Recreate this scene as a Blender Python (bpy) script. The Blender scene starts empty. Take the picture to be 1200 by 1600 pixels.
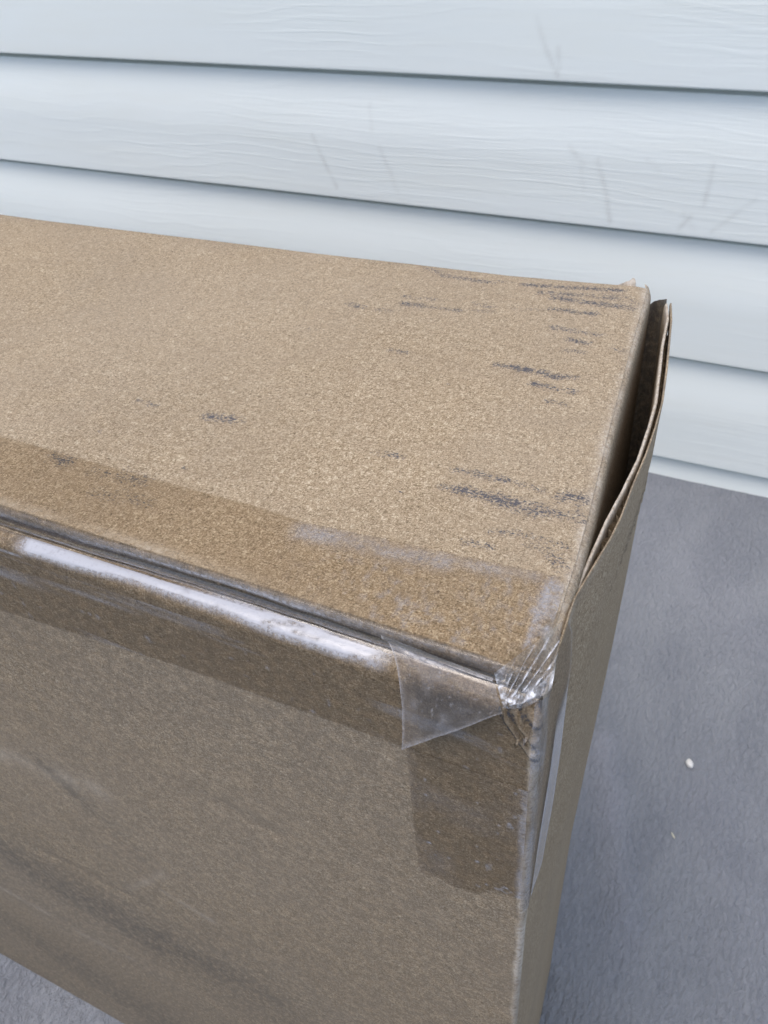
import bpy, math, random
import numpy as np
from mathutils import Vector, Euler
random.seed(7)
rng = np.random.default_rng(11)
S = bpy.context.scene
COL = S.collection

# ------------------------------------------------------------------ camera
F_PX = 1331.9                      # focal length in pixels of a 1200 x 1600 picture
CAM = np.array([0.0, 0.0, 0.627])
cam = bpy.data.cameras.new('camera')
cam.sensor_fit = 'HORIZONTAL'
cam.sensor_width = 36.0
cam.lens = F_PX / 1200 * 36.0
cam.clip_start = 0.005
cam.clip_end = 200.0
cam.dof.use_dof = True
cam.dof.focus_distance = 0.185
cam.dof.aperture_fstop = 80.0
co = bpy.data.objects.new('camera', cam)
co.location = CAM
ROT = Euler((math.radians(48.93), math.radians(3.99), math.radians(25.33)), 'XYZ')
co.rotation_euler = ROT
COL.objects.link(co)
S.camera = co

# ------------------------------------------------------------------ sky, sun, exposure
W = bpy.data.worlds.new('World')
S.world = W
W.use_nodes = True
SUN_EL, SUN_AZ = math.radians(68), math.radians(206)     # azimuth clockwise from +Y
sdir = Vector((math.sin(SUN_AZ) * math.cos(SUN_EL), math.cos(SUN_AZ) * math.cos(SUN_EL), math.sin(SUN_EL)))
wt = W.node_tree
sky = wt.nodes.new('ShaderNodeTexSky')
sky.sky_type = 'NISHITA'
sky.sun_disc = False
sky.sun_elevation = SUN_EL
sky.sun_rotation = SUN_AZ
sky.air_density = 1.0
sky.dust_density = 3.0
sky.ozone_density = 1.0
bg = wt.nodes['Background']
bg.inputs['Strength'].default_value = 0.13
wt.links.new(sky.outputs[0], bg.inputs['Color'])
sl = bpy.data.lights.new('sun', 'SUN')
sl.energy = 0.8
sl.angle = math.radians(40)
sl.color = (1.0, 0.93, 0.84)
so = bpy.data.objects.new('sun', sl)
so.rotation_euler = (-sdir).to_track_quat('-Z', 'Y').to_euler()
so.location = (0, 0, 4)
COL.objects.link(so)
S.view_settings.view_transform = 'Standard'
S.view_settings.look = 'None'
S.view_settings.exposure = 0.86
S.view_settings.gamma = 1.0
S.view_settings.use_curve_mapping = False
S.render.engine = 'CYCLES'
S.cycles.transparent_max_bounces = 16

# ------------------------------------------------------------------ helpers
RM = np.array(ROT.to_matrix())


def at(u, v, axis, val):
    """point of the photograph's pixel (u, v) on the plane axis = val"""
    d = RM @ np.array([(u - 600) / F_PX, -(v - 800) / F_PX, -1.0])
    t = (val - CAM[axis]) / d[axis]
    return CAM + t * d


def lattice(seed, n=257):
    return np.random.default_rng(seed).random((n, n))


_L = {}


def vnoise(x, y, seed=0, octaves=3, gain=0.5):
    """smooth value noise in about -1..1"""
    x = np.asarray(x, float); y = np.asarray(y, float)
    x, y = np.broadcast_arrays(x, y)
    out = np.zeros(x.shape); amp = 1.0; tot = 0.0
    for o in range(octaves):
        k = seed * 13 + o
        if k not in _L: _L[k] = lattice(k)
        L = _L[k]; n = L.shape[0] - 1
        fx = x * 2 ** o; fy = y * 2 ** o
        ix = np.floor(fx).astype(int); iy = np.floor(fy).astype(int)
        ax = fx - ix; ay = fy - iy
        ax = ax * ax * (3 - 2 * ax); ay = ay * ay * (3 - 2 * ay)
        i0 = ix % n; i1 = (ix + 1) % n; j0 = iy % n; j1 = (iy + 1) % n
        v = (L[i0, j0] * (1 - ax) + L[i1, j0] * ax) * (1 - ay) + (L[i0, j1] * (1 - ax) + L[i1, j1] * ax) * ay
        out = out + amp * (v * 2 - 1); tot += amp; amp *= gain
    return out / tot


def sstep(a, b, x):
    t = np.clip((np.asarray(x, float) - a) / (b - a), 0, 1)
    return t * t * (3 - 2 * t)


def seg_dist(px, py, a, b):
    a = np.asarray(a, float); b = np.asarray(b, float); d = b - a; L2 = d @ d
    t = ((px - a[0]) * d[0] + (py - a[1]) * d[1]) / L2
    tc = np.clip(t, 0, 1)
    return np.hypot(px - a[0] - tc * d[0], py - a[1] - tc * d[1]), t


def link(name, me, mat, parent, origin=None):
    o = bpy.data.objects.new(name, me)
    COL.objects.link(o)
    if mat is not None: me.materials.append(mat)
    if parent is not None: o.parent = parent
    return o


def mesh_from(name, V, Fq, org=(0, 0, 0), attrs=None, smooth=True):
    V = np.asarray(V, np.float64) - np.asarray(org, float)
    me = bpy.data.meshes.new(name)
    Fq = np.asarray(Fq, np.int32)
    k = Fq.shape[1]
    me.vertices.add(len(V)); me.vertices.foreach_set('co', V.astype(np.float32).ravel())
    me.loops.add(Fq.size); me.loops.foreach_set('vertex_index', Fq.ravel())
    me.polygons.add(len(Fq)); me.polygons.foreach_set('loop_start', np.arange(0, Fq.size, k, dtype=np.int32))
    me.update(calc_edges=True)
    me.polygons.foreach_set('use_smooth', np.full(len(Fq), smooth))
    for n, a in (attrs or {}).items():
        at_ = me.attributes.new(n, 'FLOAT', 'POINT')
        at_.data.foreach_set('value', np.asarray(a, np.float32).ravel())
    me.validate()
    return me


def grid(name, X, Y, Z, mat, parent, org=(0, 0, 0), attrs=None, flip=False, mask=None):
    X, Y, Z = np.broadcast_arrays(X, Y, Z)
    n, m = X.shape
    V = np.stack([X, Y, Z], -1).reshape(-1, 3)
    i = np.arange(n * m).reshape(n, m)
    Q = np.stack([i[:-1, :-1], i[1:, :-1], i[1:, 1:], i[:-1, 1:]], -1).reshape(-1, 4)
    if flip: Q = Q[:, ::-1]
    if mask is not None:
        k = mask[:-1, :-1] & mask[1:, :-1] & mask[1:, 1:] & mask[:-1, 1:]
        Q = Q[k.reshape(-1)]
    at2 = {k_: np.broadcast_to(a, (n, m)) for k_, a in (attrs or {}).items()}
    return link(name, mesh_from(name, V, Q, org, at2), mat, parent)


def thing(name, label, cat, loc):
    o = bpy.data.objects.new(name, None)
    o.empty_display_size = 0.02
    o.location = loc
    o['label'] = label; o['category'] = cat
    COL.objects.link(o)
    return o


class N:
    """small node-tree writer"""
    def __init__(s, name):
        s.m = bpy.data.materials.new(name); s.m.use_nodes = True
        s.t = s.m.node_tree; s.t.nodes.clear()
        s.out = s.n('ShaderNodeOutputMaterial')
    def n(s, typ, **kw):
        nd = s.t.nodes.new(typ)
        for k, v in kw.items(): setattr(nd, k, v)
        return nd
    def set(s, sock, v):
        if isinstance(v, bpy.types.NodeSocket): s.t.links.new(v, sock)
        else:
            if isinstance(v, tuple) and len(v) == 3 and sock.type == 'RGBA': v = v + (1,)
            sock.default_value = v
    def attr(s, name):
        return s.n('ShaderNodeAttribute', attribute_name=name).outputs['Fac']
    def coord(s):
        return s.n('ShaderNodeTexCoord').outputs['Object']
    def mapping(s, vec, scale=(1, 1, 1), rot=(0, 0, 0), loc=(0, 0, 0)):
        d = s.n('ShaderNodeMapping'); s.set(d.inputs['Vector'], vec)
        d.inputs['Scale'].default_value = scale; d.inputs['Rotation'].default_value = rot; d.inputs['Location'].default_value = loc
        return d.outputs[0]
    def noise(s, vec, scale, detail=2, rough=0.5, dist=0.0):
        d = s.n('ShaderNodeTexNoise'); s.set(d.inputs['Vector'], vec)
        d.inputs['Scale'].default_value = scale; d.inputs['Detail'].default_value = detail
        d.inputs['Roughness'].default_value = rough; d.inputs['Distortion'].default_value = dist
        return d.outputs['Fac']
    def math(s, op, a, b=0.0, c=0.0, clamp=False):
        d = s.n('ShaderNodeMath', operation=op, use_clamp=clamp)
        s.set(d.inputs[0], a); s.set(d.inputs[1], b); s.set(d.inputs[2], c)
        return d.outputs[0]
    def ramp(s, fac, lo, hi, a=0.0, b=1.0):
        d = s.n('ShaderNodeMapRange', interpolation_type='SMOOTHSTEP'); s.set(d.inputs['Value'], fac)
        d.inputs['From Min'].default_value = lo; d.inputs['From Max'].default_value = hi
        d.inputs['To Min'].default_value = a; d.inputs['To Max'].default_value = b
        return d.outputs[0]
    def mix(s, fac, a, b, blend='MIX'):
        d = s.n('ShaderNodeMix', data_type='RGBA', blend_type=blend)
        s.set(d.inputs[0], fac); s.set(d.inputs[6], a); s.set(d.inputs[7], b)
        return d.outputs[2]
    def bump(s, h, strength, dist, normal=None):
        d = s.n('ShaderNodeBump'); s.set(d.inputs['Height'], h)
        d.inputs['Strength'].default_value = strength; d.inputs['Distance'].default_value = dist
        if normal is not None: s.set(d.inputs['Normal'], normal)
        return d.outputs[0]
    def principled(s, color, rough, normal=None, spec=0.5):
        d = s.n('ShaderNodeBsdfPrincipled')
        s.set(d.inputs['Base Color'], color); s.set(d.inputs['Roughness'], rough)
        d.inputs['Specular IOR Level'].default_value = spec
        if normal is not None: s.set(d.inputs['Normal'], normal)
        return d.outputs[0]
    def mixs(s, fac, a, b):
        d = s.n('ShaderNodeMixShader'); s.set(d.inputs[0], fac); s.set(d.inputs[1], a); s.set(d.inputs[2], b)
        return d.outputs[0]
    def done(s, shader):
        s.t.links.new(shader, s.out.inputs['Surface']); return s.m


# ------------------------------------------------------------------ materials
def cardboard():
    k = N('kraft_cardboard'); v = k.coord()
    n1 = k.noise(k.mapping(v, (1, 2.6, 2.6), (0.3, 0.2, 0.6)), 880, 3, 0.62, 1.4)
    n2 = k.noise(k.mapping(v, (2.6, 1, 1.2), (0.1, 0.5, -0.5)), 820, 3, 0.62, 1.4)
    n3 = k.noise(v, 2600, 2, 0.6)
    fib = k.math('ADD', k.math('MULTIPLY', n1, 0.4), k.math('ADD', k.math('MULTIPLY', n2, 0.36), k.math('MULTIPLY', n3, 0.24)))
    c = k.mix(k.ramp(fib, 0.38, 0.50), (0.130, 0.093, 0.053), (0.342, 0.260, 0.166))
    c = k.mix(k.ramp(fib, 0.50, 0.60), c, (0.615, 0.520, 0.382))
    big = k.noise(v, 38, 4, 0.6, 0.6)
    c = k.mix(k.ramp(big, 0.35, 0.7, 0.0, 0.30), c, (0.30, 0.235, 0.165))
    big2 = k.noise(k.mapping(v, (1, 1, 1), loc=(3, 1, 2)), 9, 3, 0.55)
    c = k.mix(k.ramp(big2, 0.4, 0.65, 0.0, 0.16), c, (0.40, 0.345, 0.275))
    fleck = k.noise(k.mapping(v, (1, 1, 1), loc=(7, 5, 2)), 900, 1, 0.5)
    c = k.mix(k.ramp(fleck, 0.74, 0.78, 0, 0.75), c, (0.11, 0.075, 0.045))
    # grey handling dirt and painted shade, worn pale fibre, blue-black ink rubbed on the high fibres, painted fold shade
    dn = k.noise(v, 420, 3, 0.6)
    dirt_shade = k.math('MULTIPLY', k.attr('dirt_shade'), k.ramp(dn, 0.30, 0.62, 0.45, 1.0))
    c = k.mix(dirt_shade, c, k.mix(1.0, c, (0.36, 0.375, 0.40), 'MULTIPLY'))
    c = k.mix(k.math('MULTIPLY', dirt_shade, 0.30), c, (0.150, 0.140, 0.126))
    wn = k.noise(v, 800, 3, 0.7)
    wear = k.math('MULTIPLY', k.attr('wear'), k.ramp(wn, 0.30, 0.60, 0.25, 1.0))
    c = k.mix(wear, c, (0.620, 0.570, 0.500))
    inn = k.noise(k.mapping(v, (1, 1.5, 1)), 1300, 3, 0.72)
    ink_shade = k.math('ADD', k.math('MULTIPLY', k.attr('ink_shade'), 0.44), k.math('MULTIPLY_ADD', inn, 2.1, -0.55))
    ink_shade = k.math('MULTIPLY', k.ramp(ink_shade, 0.62, 0.98, 0, 0.94), k.ramp(k.attr('ink_shade'), 0.02, 0.25))
    c = k.mix(ink_shade, c, (0.066, 0.070, 0.088))
    nb = k.bump(fib, 0.8, 0.0006)
    return k.done(k.principled(c, 0.82, nb, 0.25))


def tape(name, tint, rough, milk_col, base_milk=0.0, relief=0.5):
    k = N(name); v = k.coord()
    n1 = k.noise(v, 900, 3, 0.65)
    n2 = k.noise(v, 90, 3, 0.6)
    h = k.math('ADD', k.math('MULTIPLY', n1, 0.30), n2)
    nb = k.bump(h, relief, 0.0004)
    tr = k.n('ShaderNodeBsdfTransparent'); k.set(tr.inputs[0], tint)
    gl = k.n('ShaderNodeBsdfGlossy'); gl.inputs['Roughness'].default_value = rough; k.set(gl.inputs['Normal'], nb)
    gl.inputs['Color'].default_value = (1, 1, 1, 1)
    fr = k.n('ShaderNodeFresnel'); fr.inputs['IOR'].default_value = 1.5; k.set(fr.inputs['Normal'], nb)
    rf = k.math('MULTIPLY', fr.outputs[0], k.ramp(k.attr('gap'), 0.0, 1.0, 0.24, 1.9), clamp=True)   # loose film has two bare faces
    film = k.mixs(rf, tr.outputs[0], gl.outputs[0])
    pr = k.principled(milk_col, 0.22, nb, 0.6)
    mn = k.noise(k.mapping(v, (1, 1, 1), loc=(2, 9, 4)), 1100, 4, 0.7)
    m = k.math('MULTIPLY', k.attr('milk_sheen'), k.ramp(mn, 0.30, 0.62, 0.30, 1.0))  # mask for whitened film and for painted reflections
    m = k.math('MAXIMUM', m, k.math('MULTIPLY', k.ramp(k.attr('milk_sheen'), 0.55, 0.86, 0, 0.95), k.ramp(mn, 0.25, 0.5, 0.84, 1.0)))
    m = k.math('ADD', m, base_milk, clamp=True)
    return k.done(k.mixs(m, film, pr))


def vinyl():
    k = N('white_vinyl'); v = k.coord()
    warp = k.noise(k.mapping(v, (2.2, 1, 9)), 1.0, 3, 0.55)
    sx = k.n('ShaderNodeSeparateXYZ'); k.set(sx.inputs[0], v)
    zz = k.math('ADD', k.math('MULTIPLY', sx.outputs['Z'], 520), k.math('MULTIPLY', warp, 46))
    w1 = k.math('SINE', zz)
    fine = k.noise(k.mapping(v, (9, 1, 260)), 1.6, 4, 0.65, 0.4)
    patch = k.ramp(k.noise(k.mapping(v, (2, 1, 5), loc=(4, 0, 1)), 1.4, 2, 0.5), 0.36, 0.62, 0.15, 1.0)
    h = k.math('MULTIPLY', k.math('ADD', k.math('MULTIPLY', k.ramp(w1, 0.45, 1.0), 0.24), fine), patch)
    nb = k.bump(h, 0.30, 0.0011)
    dirt_shade = k.noise(k.mapping(v, (2.5, 1, 18)), 1.3, 4, 0.62)
    c = k.mix(k.ramp(dirt_shade, 0.42, 0.72, 0, 0.4), (0.762, 0.815, 0.800), (0.725, 0.760, 0.715))
    c = k.mix(k.attr('scratch'), c, (0.43, 0.44, 0.42))
    return k.done(k.principled(c, 0.48, nb, 0.4))


def ground_mat():
    k = N('grey_ground'); v = k.coord()
    a = k.noise(k.mapping(v, (1.0, 0.45, 1), (0, 0, 0.5)), 330, 4, 0.62, 0.5)
    b = k.noise(v, 900, 3, 0.65)
    h = k.math('ADD', k.math('MULTIPLY', a, 1.0), k.math('MULTIPLY', b, 0.28))
    c = k.mix(k.ramp(a, 0.36, 0.62), (0.202, 0.216, 0.244), (0.232, 0.247, 0.276))
    big = k.noise(k.mapping(v, (1.0, 0.55, 1), (0, 0, 0.35)), 11, 5, 0.62, 0.6)
    c = k.mix(k.ramp(big, 0.35, 0.68, 0, 0.75), c, (0.282, 0.297, 0.322))
    c = k.mix(k.attr('pale_streak'), c, (0.330, 0.340, 0.385))
    sp = k.noise(v, 1300, 1, 0.5)
    c = k.mix(k.ramp(sp, 0.70, 0.76, 0, 0.5), c, (0.36, 0.37, 0.40))
    nb = k.bump(h, 1.0, 0.0046)
    return k.done(k.principled(c, 0.88, nb, 0.2))


def plain(name, col, rough=0.8, scale=400):
    k = N(name); v = k.coord()
    n1 = k.noise(v, scale, 3, 0.6)
    c = k.mix(k.ramp(n1, 0.3, 0.7), tuple(x * 0.78 for x in col), col)
    return k.done(k.principled(c, rough, k.bump(n1, 0.4, 0.0005), 0.3))


M_CARD = cardboard()
M_TAPE = tape('clear_tape', (0.885, 0.858, 0.815), 0.16, (0.47, 0.48, 0.52))
M_LOOSE = tape('clear_tape_loose', (0.88, 0.86, 0.84), 0.20, (0.40, 0.39, 0.40), 0.10, 0.25)
M_CRUMP = tape('clear_tape_crumpled', (0.86, 0.84, 0.80), 0.12, (0.70, 0.72, 0.77), 0.04, 0.12)
M_VINYL = vinyl()
M_GROUND = ground_mat()
M_WALL = plain('sheathing', (0.30, 0.26, 0.20))
M_CRUMB = plain('white_crumb', (0.74, 0.73, 0.70), 0.8, 500)
M_STRAW = plain('dry_straw', (0.58, 0.56, 0.46), 0.8, 500)

# ------------------------------------------------------------------ ground
def axis_coords(lo, a, b, hi, step, grow=1.35):
    c = list(np.arange(a, b + step / 2, step))
    s = step; x = a; L = []
    while x > lo: s *= grow; x = max(lo, x - s); L.append(x)
    s = step; x = c[-1]; R_ = []
    while x < hi: s *= grow; x = min(hi, x + s); R_.append(x)
    return np.array(L[::-1] + c + R_)


gx = axis_coords(-60, -0.75, 0.55, 60, 0.0035)
gy = axis_coords(-60, -0.05, 0.83, 0.9, 0.0035)
GX, GY = np.meshgrid(gx, gy, indexing='ij')


def ground_z(x, y):
    near = sstep(1.4, 0.6, np.hypot(x, y - 0.4))
    z = 0.0011 * vnoise(x * 14, y * 14, 31, 3)
    z = z + 0.0005 * vnoise(x * 120 + 0.6 * y * 120, y * 75, 32, 2)
    # a soft low ruck running beside the box
    d, t = seg_dist(x, y, at(945, 1150, 2, 0)[:2], at(975, 1420, 2, 0)[:2])
    z = z + 0.0042 * np.exp(-(d / 0.012) ** 2)
    d, t = seg_dist(x, y, at(1110, 1250, 2, 0)[:2], at(1180, 1560, 2, 0)[:2])
    z = z + 0.0020 * np.exp(-(d / 0.02) ** 2)
    return z * near


GZ = ground_z(GX, GY) - 0.0012
pale_streak = np.zeros(GX.shape)  # paler ground colour along a few streaks
for (a, b, w_, s_) in [((945, 1165), (958, 1300), 0.014, .55), ((958, 1300), (985, 1480), 0.012, .32), ((1120, 1240), (1200, 1500), 0.03, .22), ((1000, 820), (1200, 980), 0.05, .22)]:
    d, t = seg_dist(GX, GY, at(*a, 2, 0)[:2], at(*b, 2, 0)[:2])
    pale_streak = np.maximum(pale_streak, s_ * np.exp(-(d / w_) ** 2) * (0.75 + 0.6 * vnoise(GX * 40, GY * 40, 95, 3)))
g = grid('ground', GX, GY, GZ, M_GROUND, None, attrs={'pale_streak': np.clip(pale_streak, 0, 1)})
g['kind'] = 'structure'

# ------------------------------------------------------------------ siding wall
YW, EXP_, Z0 = 0.800, 0.127, 0.408
wall = thing('siding_wall', 'pale blue-white vinyl lap siding wall behind the cardboard box', 'wall', (0, YW + 0.02, 0))
worg = (0, YW + 0.02, 0)


def box_mesh(x0, x1, y0, y1, z0, z1):
    V = [(x, y, z) for x in (x0, x1) for y in (y0, y1) for z in (z0, z1)]
    Fq = [(0, 1, 3, 2), (4, 6, 7, 5), (0, 4, 5, 1), (2, 3, 7, 6), (0, 2, 6, 4), (1, 5, 7, 3)]
    return V, Fq


V, Fq = box_mesh(-5, 5, YW + 0.02, YW + 0.12, 0.0, 2.7)
link('sheathing', mesh_from('sheathing', V, Fq, worg, smooth=False), M_WALL, wall)
prof = [(0.0185, 0.0046), (0.0180, 0.0030), (0.0100, 0.0016), (0.0045, 0.0008)]
for i in range(0, 9):
    a = math.radians(80 - 10 * i); prof.append((0.0016 * (1 - math.cos(a)) , 0.0001 + 0.0018 * (1 - math.sin(a))))
for zz in np.linspace(0.0045, 0.060, 18): prof.append((0.0012 * ((zz - 0.0045) / 0.0555), zz))
for zz in np.linspace(0.0635, 0.1205, 20):
    t = (zz - 0.060) / 0.067
    prof.append((0.0012 + 0.0086 * (0.25 * t + 0.75 * t * sstep(-0.3, 0.8, t)), zz))
ye_ = prof[-1][0]                        # shoulder, then the deep slot behind the next board's lip
prof += [(ye_ + 0.0004, 0.1212), (ye_ + 0.0014, 0.1216), (0.0120, 0.1217), (0.0176, 0.1219), (0.0180, 0.1230), (0.0180, 0.1290)]
prof = np.array(prof)
scr = [((838, 30), (852, 75), .30), ((852, 75), (872, 118), .55), ((872, 75), (874, 108), .35), ((487, 212), (505, 250), .45), ((505, 250), (526, 292), .50),
       ((574, 165), (580, 205), .3), ((592, 230), (622, 300), .3), ((888, 230), (912, 258), .40), ((933, 252), (946, 300), .60), ((946, 300), (953, 346), .65),
       ((905, 245), (912, 300), .2), ((1114, 258), (1108, 292), .5), ((1106, 292), (1100, 320), .55), ((1078, 340), (1060, 358), .45),
       ((1180, 312), (1112, 362), .28), ((1068, 335), (1085, 360), .2), ((1010, 250), (1030, 268), .2), ((610, 265), (618, 300), .2)]
for k in range(-17, 5):
    z_lip = Z0 - k * EXP_
    if z_lip > 2.6: continue
    seen = -1 <= k <= 4
    xs = axis_coords(-5, -1.05, 0.22, 5, 0.0022 if 0 <= k <= 2 or k == -1 else 0.008, 1.5) if seen else np.array([-5.0, 5.0])
    pr = prof.copy()
    if z_lip < 0:                       # the course cut off at the ground
        keep = pr[:, 1] + z_lip > -0.004
        pr = pr[keep]
    PX, PZ = np.meshgrid(xs, pr[:, 1] + z_lip, indexing='ij')
    PY = np.broadcast_to(pr[:, 0][None, :], PX.shape) + YW + 0.0007 * vnoise(PX * 5 + k * 7.3, PZ * 12, 41, 2)
    sc = np.zeros(PX.shape)
    if seen:
        for (a, b, s) in scr:
            A = at(*a, 1, YW)[[0, 2]]; B = at(*b, 1, YW)[[0, 2]]
            d, t = seg_dist(PX, PZ, A, B)
            sc = np.maximum(sc, s * np.exp(-(d / 0.0022) ** 2) * (0.65 + 0.5 * vnoise(PX * 150, PZ * 150, 43, 2)))
    o = grid('siding_plank', PX, PY, PZ, M_VINYL, wall, worg, {'scratch': np.clip(sc * 0.75, 0, 1)})

# ------------------------------------------------------------------ the cardboard box
XL = -0.95
BORG = (-0.45, 0.17, 0.0)
box = thing('cardboard_box', 'large scuffed brown cardboard box with torn end flap and clear tape on its edges', 'box', BORG)
ZT = 0.503
YR = np.array([0.0940, 0.0959, 0.1080, 0.1183, 0.1251, 0.1413, 0.1673, 0.2058, 0.2425, 0.2475])
XRt = np.array([-0.0226, -0.0232, -0.0240, -0.0247, -0.0251, -0.0266, -0.0296, -0.0334, -0.0368, -0.0386])


def top_right(y): return np.interp(y, YR, XRt)


def top_z(x, y):
    zb = np.interp(x, [-0.95, -0.3057, -0.1512, -0.08, -0.0402, -0.02], [0.4965, 0.4982, 0.5009, 0.5028, 0.5048, 0.5045])
    t = np.clip((y - 0.0955) / (0.246 - 0.0955), 0, 1)
    z = ZT + (zb - ZT) * t ** 1.5
    z = z + 0.00035 * vnoise(x * 22, y * 22, 1, 3) * sstep(0.095, 0.105, y)
    z = z + 0.0006 * vnoise(x * 9 + 3, y * 40, 2, 2) * sstep(0.225, 0.246, y)
    # the crushed front right corner
    c = np.exp(-((x + 0.024) / 0.007) ** 2 - ((y - 0.094) / 0.008) ** 2)
    return z - 0.0022 * c


def front_y(x, z):
    y = 0.0895 + 0.0040 * np.clip((0.495 - z) / 0.495, 0, 1) + 0.0006 * vnoise(x * 9, z * 9, 3, 3) * sstep(0.49, 0.44, z)
    y = y - 0.0012 * np.exp(-((z - 0.25) / 0.16) ** 2) * sstep(-0.02, -0.2, x)
    # dents scuffed along the lower front
    for (a, b, s, w) in DENTS:
        d, t = seg_dist(x, z, a, b)
        y = y + s * np.exp(-(d / w) ** 2)
    for (P, s, w) in CREASES:
        for i in range(len(P) - 1):
            d, t = seg_dist(x, z, P[i], P[i + 1])
            on = (t >= -0.02) & (t <= 1.02)
            y = y + np.where(on, -s * np.exp(-(d / w) ** 2), 0)
    c = np.exp(-((x + 0.0235) / 0.008) ** 2 - ((z - 0.491) / 0.012) ** 2)
    y = y + 0.0004 * c * vnoise(x * 160 + z * 100, z * 130, 5, 2)
    return y


def fp(u, v): return at(u, v, 1, 0.0897)[[0, 2]]


DENTS = [(fp(40, 1190), fp(200, 1320), 0.0003, 0.004), (fp(60, 1330), fp(225, 1415), 0.0005, 0.005), (fp(0, 1300), fp(120, 1420), 0.0003, 0.006),
         (fp(230, 1425), fp(340, 1500), 0.0003, 0.005), (fp(340, 1255), fp(420, 1300), 0.0004, 0.004)]
CREASES = [([fp(783, 1108), fp(812, 1152), fp(848, 1202)], 0.00085, 0.00055), ([fp(796, 1108), fp(826, 1147), fp(850, 1186)], 0.00095, 0.00055),
           ([fp(808, 1106), fp(836, 1133), fp(856, 1150)], 0.00080, 0.00050), ([fp(846, 1088), fp(852, 1110), fp(842, 1124)], 0.0006, 0.0005)]

ZB = np.array([-0.05, 0.0, 0.187, 0.344, 0.416, 0.44, 0.481, 0.4985, 0.52])
XB = np.array([-0.038, -0.0375, -0.0363, -0.0306, -0.0290, -0.0282, -0.0280, -0.0295, -0.0310])
YLo = np.array([0.0915, 0.100, 0.110, 0.1188, 0.1304, 0.1377, 0.1455, 0.1578, 0.1702, 0.1818, 0.1935, 0.2091, 0.2337, 0.245])
XLo = np.array([-0.0213, -0.0221, -0.0226, -0.0233, -0.0220, -0.0211, -0.0207, -0.0208, -0.0206, -0.0209, -0.0216, -0.0237, -0.0275, -0.0300])
YLi = np.array([0.1180, 0.1199, 0.1324, 0.1445, 0.1485, 0.1566, 0.1675, 0.182, 0.1929, 0.2101, 0.2203, 0.2352, 0.2458])
XLi = np.array([-0.0239, -0.0240, -0.0239, -0.0236, -0.0232, -0.0227, -0.0222, -0.0227, -0.0234, -0.0259, -0.0275, -0.0291, -0.0318])


def end_x(y, z):
    xb = np.interp(z, ZB, XB)
    t = np.clip((y - 0.0915) / (0.246 - 0.0915), 0, 1)
    base = -0.0213 + (xb + 0.0213) * t
    xb5 = np.interp(0.5, ZB, XB)
    chord = -0.0213 + (xb5 + 0.0213) * t
    bul = np.interp(y, YLo, XLo) - chord
    bul = np.where(bul > 0, bul, bul)
    x = base + bul * np.exp(-np.clip(0.5 - z, 0, 1) / 0.055)
    return x + 0.00035 * vnoise(y * 25, z * 16, 6, 2) * sstep(0.49, 0.45, z)


# ---- ink rubbed across the top, from the photograph's streaks
INK = [((665, 416), (705, 428), .5, 1.1), ((690, 427), (772, 440), .8, .8), ((780, 437), (803, 441), .5, .7), ((815, 444), (905, 455), .95, .8), ((900, 454), (970, 462), 1.0, .9),
       ((843, 458), (962, 473), .9, 1.0), ((865, 468), (985, 490), .95, 1.1), ((860, 486), (932, 497), .9, .9), ((930, 468), (965, 474), .6, 1.8), ((800, 482), (860, 487), .35, .6),
       ((630, 459), (655, 463), .55, .8), ((668, 462), (682, 465), .6, .8), ((628, 470), (665, 475), .95, 1.0), ((660, 474), (718, 483), .7, .8), ((590, 480), (610, 482), .4, 1.2),
       ((543, 470), (567, 476), .7, .9), ((735, 482), (770, 487), .5, .8), ((745, 472), (772, 480), .4, 1.4), ((865, 515), (938, 529), .75, .9), ((888, 534), (918, 542), .85, .9),
       ((878, 550), (912, 556), .6, .7), ((973, 470), (992, 482), .5, 1.2), ((775, 570), (810, 577), .85, .9), ((805, 576), (872, 592), 1.0, 1.0), ((868, 591), (898, 594), .7, .8),
       ((833, 602), (858, 608), 1.0, .9), ((855, 607), (896, 616), .75, 1.0), ((858, 629), (886, 637), .6, .8), ((325, 649), (362, 655), 1.0, 1.3), ((355, 655), (378, 656), .6, .9),
       ((214, 626), (240, 631), .55, 1.1), ((588, 707), (628, 713), .8, .8), ((608, 545), (636, 550), .55, .8), ((710, 734), (745, 740), .6, .8), ((742, 740), (792, 751), .9, .9),
       ((790, 751), (850, 768), .6, .8), ((690, 760), (720, 765), .7, .8), ((712, 764), (785, 780), .95, 1.2), ((770, 777), (848, 800), 1.0, 1.6), ((845, 798), (908, 812), .75, 1.1),
       ((880, 776), (912, 778), .8, 1.6), ((902, 776), (904, 806), .65, 1.8), ((768, 829), (808, 834), .65, .8), ((805, 833), (885, 853), .55, .9), ((728, 847), (766, 856), .7, .9),
       ((820, 850), (858, 858), .4, .9), ((862, 868), (882, 888), .55, 1.5), ((960, 550), (972, 553), .5, 1.0), ((478, 508), (500, 511), .3, .7), ((85, 715), (105, 721), .7, 1.6),
       ((145, 737), (192, 744), .38, 1.8), ((192, 742), (222, 752), .55, 2.0), ((155, 770), (232, 783), .33, 2.2), ((155, 673), (160, 675), 1.0, .7), ((286, 729), (290, 732), 1.0, .7),
       ((622, 766), (626, 768), 1.0, .6), ((653, 868), (657, 873), 1.0, .6), ((498, 640), (501, 641), .8, .5), ((700, 600), (703, 601), .7, .5), ((450, 590), (453, 591), .7, .5)]


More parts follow.
